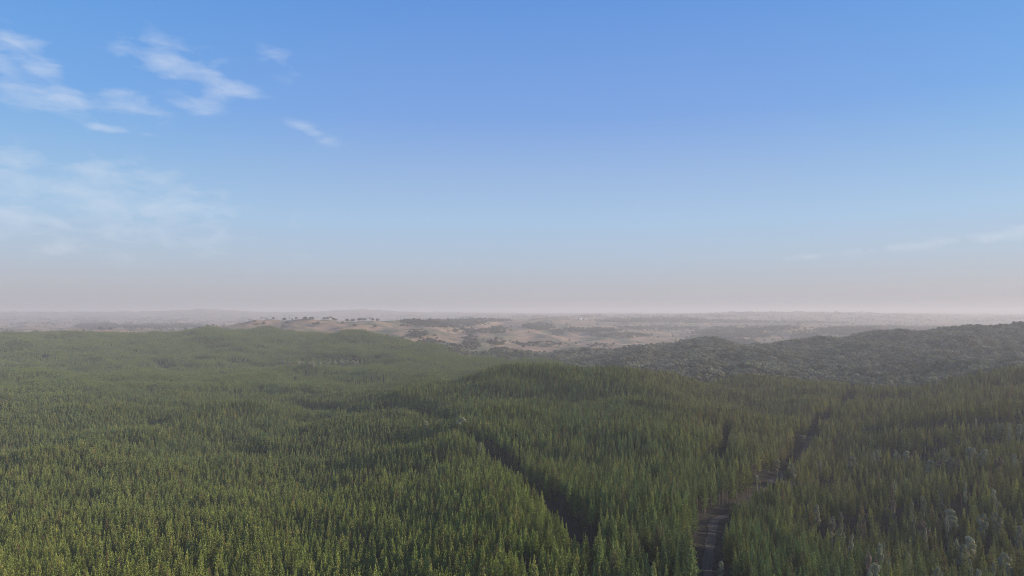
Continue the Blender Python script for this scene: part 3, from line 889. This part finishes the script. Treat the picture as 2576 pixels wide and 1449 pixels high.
for i in range(22):
    pale_gum((rnd.uniform(838, 1018), rnd.uniform(482, 566), rnd.uniform(3.2, 5.5)), 'small faded gum crown scattered among the pines of the lower right stand', 'small gums scattered in the lower right stand', rnd.choice([None, None, 'rust']))
# creek line of little pale gums between the near slope and the far hill
for i in range(30):
    u = i / 29
    pxx = 272 + 85 * u + rnd.uniform(-2, 2)
    pale_gum((pxx, 361.5 - 2 * u + rnd.uniform(-1.2, 1.2), 3.4), 'little pale gum in the row along the valley below the far pine hill', 'row of gums in the far valley')

# ---- gum forest and paddock woodland
gx, gy = jitter_grid(600 * S, 1900 * S, 14.5, HALF, 0.4, 0.42)
zn = zones(gx, gy)
k = (zn == 1) & (seg_dist(gx, gy, [tuple(p) for p in ROAD[::3]]) > 8)
k &= ~((seg_dist(gx, gy, CLEARING) < 30))
k &= ~((px_of(gx, gy) < 640) & (rng.random(len(gx)) < 0.25))
gx, gy = gx[k], gy[k]
gs = rng.uniform(0.85, 1.75, len(gx)); gk = np.zeros(len(gx), int)
# paddock woods: blobs of woodland as seen on the far slopes (centre x,y; half sizes; density)
WOODS = [(417, 334, 10, 4.5, .8), (411, 323, 17, 3, .55), (450, 323.5, 34, 4.2, .4), (471, 342, 9, 8, .45), (452, 349, 18, 4.5, .8), (497, 341.5, 10, 2.5, .9), (497, 330, 8, 3, .6),
         (540, 326.5, 16, 3.6, .7), (590, 330, 30, 2.2, .45), (515, 356, 50, 5, .85), (575, 357, 45, 4, .7), (555, 332, 10, 2, .5), (500, 350, 9, 3, .5), (700, 341, 14, 6, .55), (735, 333, 40, 6, .5),
         (725, 342, 30, 4, .45), (800, 334, 20, 3, .4), (770, 328, 28, 2.2, .35), (880, 331, 60, 5, .75), (940, 330, 30, 3.5, .5), (640, 320.5, 40, 2, .35), (690, 318.5, 60, 2, .25), (480, 320.5, 30, 1.4, .5), (600, 345, 14, 2, .3), (620, 335, 30, 2.5, .4), (660, 328, 40, 2.0, .4), (480, 331, 30, 2.2, .4), (540, 343, 26, 2.5, .5), (610, 351, 30, 2.5, .5), (650, 347, 20, 3, .4), (720, 321, 60, 1.8, .4), (850, 319, 80, 1.6, .35), (60, 321, 80, 3, .25), (160, 326, 50, 2.5, .3),
         (98, 325.8, 20, 3.0, 1.1), (435, 352, 12, 3, .7), (430, 341, 14, 3, .5), (800, 322, 50, 1.6, .3)]
wx, wy = jitter_grid(1150 * S, 4400 * S, 11.5, HALF, 0.15, 0.45)
wz = ground(wx, wy)
zn = zones(wx, wy)
TX, TY = proj(wx, wy, wz + 5)
dens = np.full(len(wx), 0.004)
inw = (TX > -60) & (TX < 1090)
for (a, b, c, d, e_) in WOODS:
    q = ((TX - a) / c) ** 2 + ((TY - b) / d) ** 2
    dens = np.maximum(dens, e_ * np.clip(1.35 - q, 0, 1) * (0.35 + 0.65 * (waves(wx, wy, 120, 6, 40) > -0.2)))
hayhill = (TX > 210) & (TX < 400) & (wy < 2300 * S)
dens = np.where(hayhill, 0.0, dens)
# hide nothing behind the hay hill
k = (zn == 2) & (rng.random(len(wx)) < dens * 0.95)
wx, wy = wx[k], wy[k]
# far lone trees and shelter belts
fx_, fy_ = jitter_grid(4400 * S, 7000 * S, 28.0, 0.76, 0.1, 0.45)
kk = rng.random(len(fx_)) < np.clip(waves(fx_, fy_, 700, 8, 50) * 0.25 - 0.16, 0.006, 0.5)
fx_, fy_ = fx_[kk], fy_[kk]
GROVE = (np.abs(px_of(wx, wy) - 98) < 24) & (wy > 1600 * S) & (wy < 2350 * S)
AX = np.concatenate([gx, wx, fx_]); AY = np.concatenate([gy, wy, fy_])
ASC = np.concatenate([gs, np.where(GROVE, 1.15, 1.0) * rng.uniform(0.35, 0.95, len(wx)) ** np.where(GROVE, 0.3, 1.2) * np.where(wy > 2100 * S, 1.5, 1.0), rng.uniform(0.9, 1.5, len(fx_))])
AZ = ground(AX, AY)
KIND = np.concatenate([np.zeros(len(gx), int), np.ones(len(wx), int), np.ones(len(fx_), int) * 2])

def visible(x, y, z):
    """is the point free of nearer canopy?"""
    ok = np.ones(len(x), bool)
    for t in np.linspace(0.25, 0.985, 90):
        qx, qy, qz = x * t, y * t, z * t
        g = ground(qx, qy) + np.where(zones(qx, qy) == 0, 16.5, np.where(zones(qx, qy) == 1, 11.0, 0.0))
        ok &= qz > g
    return ok
# hay hill and crest trees placed one by one: picture x, line-of-sight y of the foot, crown width px
def cb(x, y, w): return ((800 + x / 3.68) / 3.9375, (1200 + y / 3.68) / 3.9375, w / 3.68 / 3.9375)
def cc(x, y, w): return ((1500 + x / 3.68) / 3.9375, (1200 + y / 3.68) / 3.9375, w / 3.68 / 3.9375)
def cd(x, y, w): return ((2632 + x / 1.84) / 3.9375, (1100 + y / 1.84) / 3.9375, w / 1.84 / 3.9375)
HAY = [(cb(150, 270, 45), 'round', 'low tree at the left foot of the straw-coloured hill'), (cb(195, 250, 22), 'flat', 'thin two-tiered tree at the left foot of the straw-coloured hill'),
       (cb(850, 190, 50), 'flat', 'flat-topped tree, left one of the trio on the hay hill crest'), (cb(890, 190, 40), 'flat', 'highest flat-topped tree of the trio on the hay hill crest'), (cb(922, 190, 34), 'round', 'right one of the trio of trees on the hay hill crest'),
       (cb(1020, 192, 52), 'round', 'round lone tree right of the trio on the hay hill crest'), (cb(1180, 203, 68), 'round', 'low wide tree midway along the hay hill crest'),
       (cb(1257, 208, 24), 'tall', 'thin upright tree beside a small round one on the hay hill crest'), (cb(1292, 200, 32), 'round', 'small round tree beside the thin upright one on the hay hill crest'),
       (cb(1350, 210, 45), 'round', 'little bushy tree right of the thin upright one on the crest'),
       (cb(1475, 216, 78), 'round', 'left one of the two wide dark crowns on the hay hill crest'), (cb(1570, 222, 95), 'round', 'right one of the two wide dark crowns on the hay hill crest'),
       (cb(1755, 210, 50), 'round', 'left end tree of the loose grove on the hay hill crest'), (cb(1805, 215, 60), 'round', 'second tree from the left in the loose crest grove'), (cb(1855, 215, 60), 'flat', 'tall flat-topped tree rising above the loose crest grove'),
       (cb(1885, 228, 60), 'round', 'dark tree low in the middle of the loose crest grove'), (cb(1930, 232, 50), 'round', 'right end tree of the loose crest grove'),
       (cb(2088, 230, 80), 'round', 'broad tree right of the loose grove on the crest'), (cb(2168, 222, 75), 'round', 'pale broad tree left of the large twin crown on the crest'),
       (cb(2270, 228, 90), 'round', 'left half of the large dark twin crown on the crest'), (cb(2340, 232, 75), 'round', 'right half of the large dark twin crown on the crest'),
       (cb(2420, 210, 26), 'tall', 'small upright tree right of the large twin crown'), (cb(2460, 218, 60), 'round', 'low bushy tree right of the large twin crown'), (cb(2530, 218, 60), 'round', 'last low tree at the right end of the hay hill crest'),
       (cb(750, 258, 50), 'round', 'faint tree halfway up the left part of the hay hill'), (cb(740, 300, 42), 'round', 'left one of two touching trees low on the hay hill'), (cb(780, 298, 50), 'round', 'right one of two touching trees low on the hay hill'),
       (cb(876, 285, 58), 'round', 'lone tree low on the left part of the hay hill'), (cb(1222, 286, 72), 'round', 'large lone tree with a long shadow in the middle of the hay hill'),
       (cb(1157, 326, 56), 'round', 'leaning tree at the foot of the hay hill above the pines'), (cb(1605, 296, 62), 'round', 'left one of the pair of trees on the right part of the hay hill'), (cb(1660, 290, 70), 'round', 'right one of the pair of trees on the right part of the hay hill'),
       (cb(2025, 284, 64), 'round', 'lone tree below the loose grove on the hay hill'), (cb(2200, 322, 70), 'round', 'tree just above the far pine ridge at the right of the hay hill'), (cb(2490, 335, 62), 'round', 'dark tree at the right foot of the hay hill'),
       (cb(675, 192, 28), 'round', 'tiny faint tree left of the trio on the crest'),
       (cd(800, 345, 24), 'round', 'small dark tree left of the grove on the hazy tree-topped hill'), (cd(850, 345, 40), 'flat', 'flat tree at the left of the grove crowning the hazy hill'), (cd(880, 347, 34), 'flat', 'tree in the middle of the grove crowning the hazy hill'), (cd(930, 350, 48), 'round', 'densest tree at the right of the grove crowning the hazy hill'),
       (cd(990, 360, 26), 'round', 'left one of the three small trees right of the hilltop grove'), (cd(1035, 362, 50), 'flat', 'middle and widest of the three small trees right of the hilltop grove'), (cd(1087, 363, 28), 'round', 'right one of the three small trees right of the hilltop grove'),
       (cc(1155, 212, 28), 'tall', 'leaning thin tree on the far skyline above the woodland'), (cc(1200, 210, 28), 'tall', 'spiky thin tree on the far skyline above the woodland'), (cc(1262, 205, 26), 'round', 'small tree between the spiky and the round one on the far skyline'), (cc(1300, 203, 34), 'round', 'round tree on a bare stem on the far skyline'),
       (cc(1110, 393, 60), 'round', 'lone tree with a long shadow on the brown middle paddock'), (cc(1735, 312, 34), 'round', 'small dark round tree on the hazy upper paddock'), (cc(1300, 470, 75), 'round', 'tall dark tree at the top of the creek woodland'), (cc(1670, 515, 75), 'round', 'large tree with a black shadow on the brown paddock'),
       (cc(1875, 530, 30), 'round', 'small dark bush right of the large shaded tree on the paddock'), (cc(2140, 600, 50), 'round', 'tree left of the round tree above the gum valley'), (cc(2255, 590, 80), 'round', 'large round tree above the gum valley with shadow to its left'), (cc(2500, 590, 60), 'round', 'tree at the right end of the dark shadow above the gum valley'),
       (cc(850, 535, 45), 'round', 'lone tree beside bare earth right of the pine boundary'), (cc(680, 520, 34), 'tall', 'pale-stemmed tree at the boundary of the pine hill')]
for (spec, kd, lb) in HAY:
    px, py, w = spec
    x, y = hit(px, py, 0.0, 1180 * S)
    if y > 5200 * S * 0.95 or (y > 2900 * S and px < 420):      # above the skyline: stand it on the crest
        dd = np.linspace(1700 * S, (2500 if px < 420 else 3600) * S, 900)
        zc = ground((px - HX) / FPX * dd, dd) / dd
        # the crest: highest line of sight near that distance
        m = int(np.argmax(zc)); y = float(dd[m]); x = (px - HX) / FPX * y
    z = float(ground(np.array([x]), np.array([y]))[0])
    wid = w * y / FPX
    lib = gum_lib[kd]; v = rnd.randrange(len(lib))
    full = {'round': 17.0, 'flat': 16.0, 'tall': 6.5}[kd]
    s = wid / full * 0.95
    hz = max(s * 0.95, 0.55) if kd != 'tall' else max(0.55, s * 0.7)
    e = empty('gum_tree', (x, y, z - 0.4), rnd.uniform(0, 6), (s, s, min(hz, 1.25)))
    e['label'] = lb; e['category'] = 'gum tree'; e['group'] = 'gum trees dotted over the paddocks'
    child('crown', lib[v][0], e); child('trunk', lib[v][1], e)

# the gums that show largest are things of their own, the rest of the wood is one mass
vis = visible(AX, AY, AZ + 14)
TX, TY = proj(AX, AY, AZ + 14)
inf = vis & (TX > 3) & (TX < 1021)
sz = np.where(inf & (KIND == 0), ASC / AY, 0)
N_OWN = 170
own = np.argsort(-sz)[:N_OWN]
isown = np.zeros(len(AX), bool); isown[own] = True
gi_ = rng.integers(0, 4, len(AX)); gr = rng.uniform(0, 6.28, len(AX))
for nm, sel, cl, lb in (('gum_forest', KIND == 0, C_GUM, 'grey-green eucalypt forest covering the hill behind the pines'),
                        ('paddock_woodland', KIND > 0, C_PAD, 'dark scattered woodland over the far brown paddocks')):
    sel = sel & ~isown
    scatter(nm, np.stack([AX, AY, AZ - 0.3], 1)[sel], ASC[sel], gr[sel], gi_[sel], cl, lb)
for i in own:
    e = empty('gum_tree', (AX[i], AY[i], AZ[i] - 0.3), gr[i], float(ASC[i]))
    p = px_of(AX[i], AY[i])
    if p < 700: lb, gp = 'grey-green gum at the dark foot of the eucalypt hill just behind the pine knoll', 'gums behind the pine knoll'
    elif p < 850: lb, gp = 'grey-green gum in the front row of the eucalypt hill along the pine boundary', 'gums along the pine boundary'
    elif p < 940: lb, gp = 'grey-green gum where the eucalypt forest meets the upper end of the dirt road', 'gums at the upper end of the road'
    else: lb, gp = 'grey-brown gum above the pines on the right edge of the eucalypt hill', 'gums above the right pine slope'
    e['label'] = lb; e['category'] = 'gum tree'; e['group'] = gp
    child('crown', gum_lib['forest'][gi_[i]][0], e); child('trunk', gum_lib['forest'][gi_[i]][1], e)

# ------------------------------------------------------------------ farm sheds on the far paddock
M_WALL = plain_mat('white_shed_wall', (0.80, 0.80, 0.78)); M_ROOF = plain_mat('pale_metal_roof', (0.72, 0.73, 0.74), 0.5); M_DARK = plain_mat('dark_opening', (0.03, 0.03, 0.03))
def shed(x, y, L, W, H, rz, lb):
    z = float(ground(np.array([x]), np.array([y]))[0])
    e = empty('farm_shed', (x, y, z), rz)
    e['label'] = lb; e['category'] = 'shed'; e['group'] = 'white farm sheds on the far paddock'
    a, b, h, r = L / 2, W / 2, H, H + W * 0.18
    V = [(-a, -b, -1), (a, -b, -1), (a, b, -1), (-a, b, -1), (-a, -b, h), (a, -b, h), (a, b, h), (-a, b, h), (-a, 0, r), (a, 0, r)]
    F = [(0, 1, 5, 4), (2, 3, 7, 6), (1, 2, 6, 9, 5), (3, 0, 4, 8, 7)]
    child('wall', mesh_from('shed_wall', V, F, [M_WALL]), e)
    o = 0.4; t = 0.12
    V = [(-a - o, -b - o, h - 0.1), (a + o, -b - o, h - 0.1), (a + o, 0, r + 0.05), (-a - o, 0, r + 0.05), (a + o, b + o, h - 0.1), (-a - o, b + o, h - 0.1)]
    V = V + [(p[0], p[1], p[2] + t) for p in V]
    F = [(6, 7, 8, 9), (9, 8, 10, 11), (0, 3, 2, 1), (3, 5, 4, 2), (0, 1, 7, 6), (5, 11, 10, 4), (1, 2, 8, 7), (2, 4, 10, 8), (0, 6, 9, 3), (3, 9, 11, 5)]
    child('roof', mesh_from('shed_roof', V, F, [M_ROOF]), e)
    for k in range(2):
        x0 = -a + L * (0.2 + 0.45 * k)
        V = [(x0, -b - 0.03, -0.2), (x0 + L * 0.14, -b - 0.03, -0.2), (x0 + L * 0.14, -b - 0.03, H * 0.75), (x0, -b - 0.03, H * 0.75)]
        V += [(p[0], p[1] - 0.08, p[2]) for p in V]
        F = [(4, 5, 6, 7), (0, 1, 5, 4), (1, 2, 6, 5), (2, 3, 7, 6), (3, 0, 4, 7)]
        child('door', mesh_from('shed_door', V, F, [M_DARK]), e)
for (px, py, L, lb) in [(579.5, 319.2, 44, 'long white farm shed, left one of the two on the far skyline'), (584.6, 319.2, 30, 'shorter bright farm shed, right one of the two on the far skyline')]:
    y = 3900 * S
    for D in np.linspace(2600 * S, 4600 * S, 600):
        zz = float(ground(np.array([(px - HX) / FPX * D]), np.array([D]))[0])
        if zz / D > y2r(py + 0.3):
            y = D; break
    shed((px - HX) / FPX * y, y, L, 16, 7, rnd.uniform(-.1, .1), lb)

# ------------------------------------------------------------------ haze: dusty air over the country
def build_haze():
    x, y0, y1, z0, z1 = 24500.0, -24500.0, 24500.0, -420.0, 95.0
    V = [(-x, y0, z0), (x, y0, z0), (x, y1, z0), (-x, y1, z0), (-x, y0, z1), (x, y0, z1), (x, y1, z1), (-x, y1, z1)]
    F = [(0, 3, 2, 1), (4, 5, 6, 7), (0, 1, 5, 4), (1, 2, 6, 5), (2, 3, 7, 6), (3, 0, 4, 7)]
    m, T = mat_new('dusty_air')
    v = T.n('ShaderNodeVolumePrincipled')
    v.inputs['Color'].default_value = HAZE_COL
    v.inputs['Density'].default_value = HAZE_D
    v.inputs['Anisotropy'].default_value = 0.1
    out = T.n('ShaderNodeOutputMaterial'); T.link(v.outputs[0], out.inputs['Volume'])
    o = bpy.data.objects.new('haze', mesh_from('haze', V, F, [m])); COL.objects.link(o); o['kind'] = 'stuff'
HAZE_D = 0.000112
HAZE_COL = (0.915, 0.855, 0.825, 1)
build_haze()
print(np.round(np.array(ROAD_PTS)).tolist()); print('pines', len(X), 'clumps', len(X2), 'gums', len(AX))
